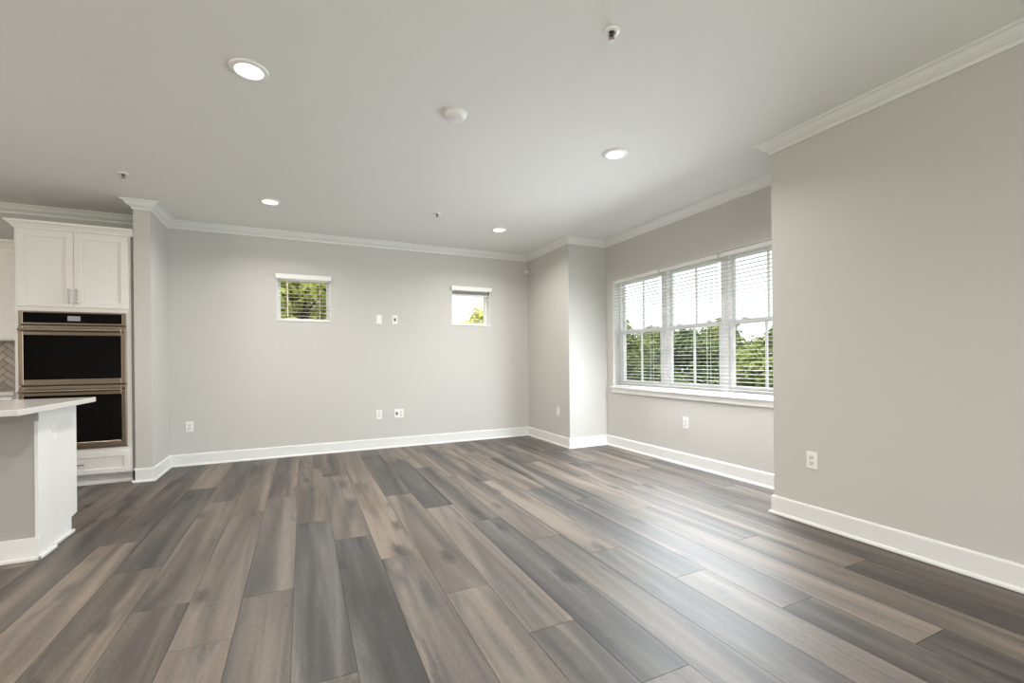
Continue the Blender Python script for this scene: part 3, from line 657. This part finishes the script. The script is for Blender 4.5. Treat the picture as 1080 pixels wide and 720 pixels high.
# ------------------------------------------------------------------ outside
GZ = -1.0
MB().box(Xw + WT, 8.2, -4.0, 9.0, GZ - 0.1, GZ + 0.16).build('ground_bounce_slab', M['bounce_slab'], kind='structure')  # unseen pale slab, added to bounce light up to the ceiling
gm = bmesh.new(); bmesh.ops.create_grid(gm, x_segments=40, y_segments=40, size=60)
for v in gm.verts: v.co.z = GZ + 0.15 * noise.noise(v.co * 0.1)
b = MB(); b.bm.free(); b.bm = gm; b.build('ground', M['grass'], kind='structure')
def tree(label, x, y, h, rx, m, seed, leaves=11000, leaf=0.23, low=0.03, clumps=46, group=None, name='leafy_tree'):
    rnd = random.Random(seed); z0 = GZ - 0.1
    r = thing(name, label, 'tree', (x, y, z0), group)
    b = MB(); top = h * 0.8
    pts = [Vector((x, y, z0))]
    for i in range(1, 6): pts.append(Vector((x + rnd.uniform(-.12, .12), y + rnd.uniform(-.12, .12), z0 + top * i / 5)))
    for i in range(5): b.cyl(pts[i], pts[i + 1], 0.13 * (1 - i / 6), 0.13 * (1 - (i + 1) / 6), n=9)
    for i in range(9):
        p = pts[1 + i % 4]; a = rnd.uniform(0, 2 * PI); L_ = rx * rnd.uniform(.5, .85)
        b.cyl(p, p + Vector((L_ * math.cos(a), L_ * math.sin(a), L_ * rnd.uniform(.3, .8))), 0.04, 0.012, n=6)
    b.build('trunk', M['bark'], r, True)
    bm = bmesh.new(); lay = bm.faces.layers.float.new('tint')
    cl = []
    for i in range(clumps):
        t = rnd.random() ** 0.8; zz = z0 + h * (low + (1 - low) * t); prof = math.sin(PI * min(1, 0.22 + 0.80 * t)) ** 0.6
        a = rnd.uniform(0, 2 * PI); q = rx * prof * math.sqrt(rnd.random())
        cl.append((Vector((x + q * math.cos(a), y + q * math.sin(a), zz)), rx * rnd.uniform(.20, .38), rnd.random()))
    for i in range(leaves):
        c, cr, tint = cl[i % len(cl)]
        d = Vector((rnd.gauss(0, 1), rnd.gauss(0, 1), rnd.gauss(0, 1))).normalized(); p = c + d * cr * (rnd.random() ** 0.35)
        nrm = (d + Vector((rnd.uniform(-.7, .7), rnd.uniform(-.7, .7), rnd.uniform(-.2, .9)))).normalized()
        t1 = nrm.orthogonal().normalized(); t1 = Matrix.Rotation(rnd.uniform(0, 2 * PI), 3, nrm) @ t1; t2 = nrm.cross(t1)
        s = leaf * rnd.uniform(.6, 1.2)
        vs_ = [bm.verts.new(p + t1 * s * a_ + t2 * s * b_ * 0.55 + nrm * s * c_) for a_, b_, c_ in ((-.5, 0, -.05), (-.1, .5, .04), (.5, 0, -.08), (-.1, -.5, .04))]
        f = bm.faces.new(vs_); f[lay] = min(1, max(0, 0.65 * tint + 0.35 * rnd.random()))
    me = bpy.data.meshes.new('foliage'); bm.to_mesh(me); bm.free(); me.materials.append(M[m])
    o = bpy.data.objects.new('foliage', me); C.objects.link(o); o.parent = r; o.matrix_parent_inverse = r.matrix_basis.inverted()
    return r
TG = 'trees beyond the wide window'
# front row, then a taller row behind it
for X, ratio, h, rx, m, lab in ((12.0, 1.27, 3.55, 1.6, 'leaf', 'leafy tree seen through the left pane of the wide window, poking highest'),
                             (12.0, 0.955, 3.0, 1.6, 'leaf_dark', 'dark green tree seen through the left half of the centre window pane'),
                             (12.0, 0.65, 3.0, 1.6, 'leaf', 'yellow green tree seen through the right pane of the wide window'),
                             (16.6, 1.09, 3.5, 1.95, 'leaf', 'green tree seen at the right edge of the left pane, set further back'),
                             (16.6, 0.83, 3.5, 1.95, 'leaf', 'bright green tree seen through the right half of the centre window pane')):
    tree(lab, X, X * ratio, h, rx, m, int(ratio * 100), group=TG)
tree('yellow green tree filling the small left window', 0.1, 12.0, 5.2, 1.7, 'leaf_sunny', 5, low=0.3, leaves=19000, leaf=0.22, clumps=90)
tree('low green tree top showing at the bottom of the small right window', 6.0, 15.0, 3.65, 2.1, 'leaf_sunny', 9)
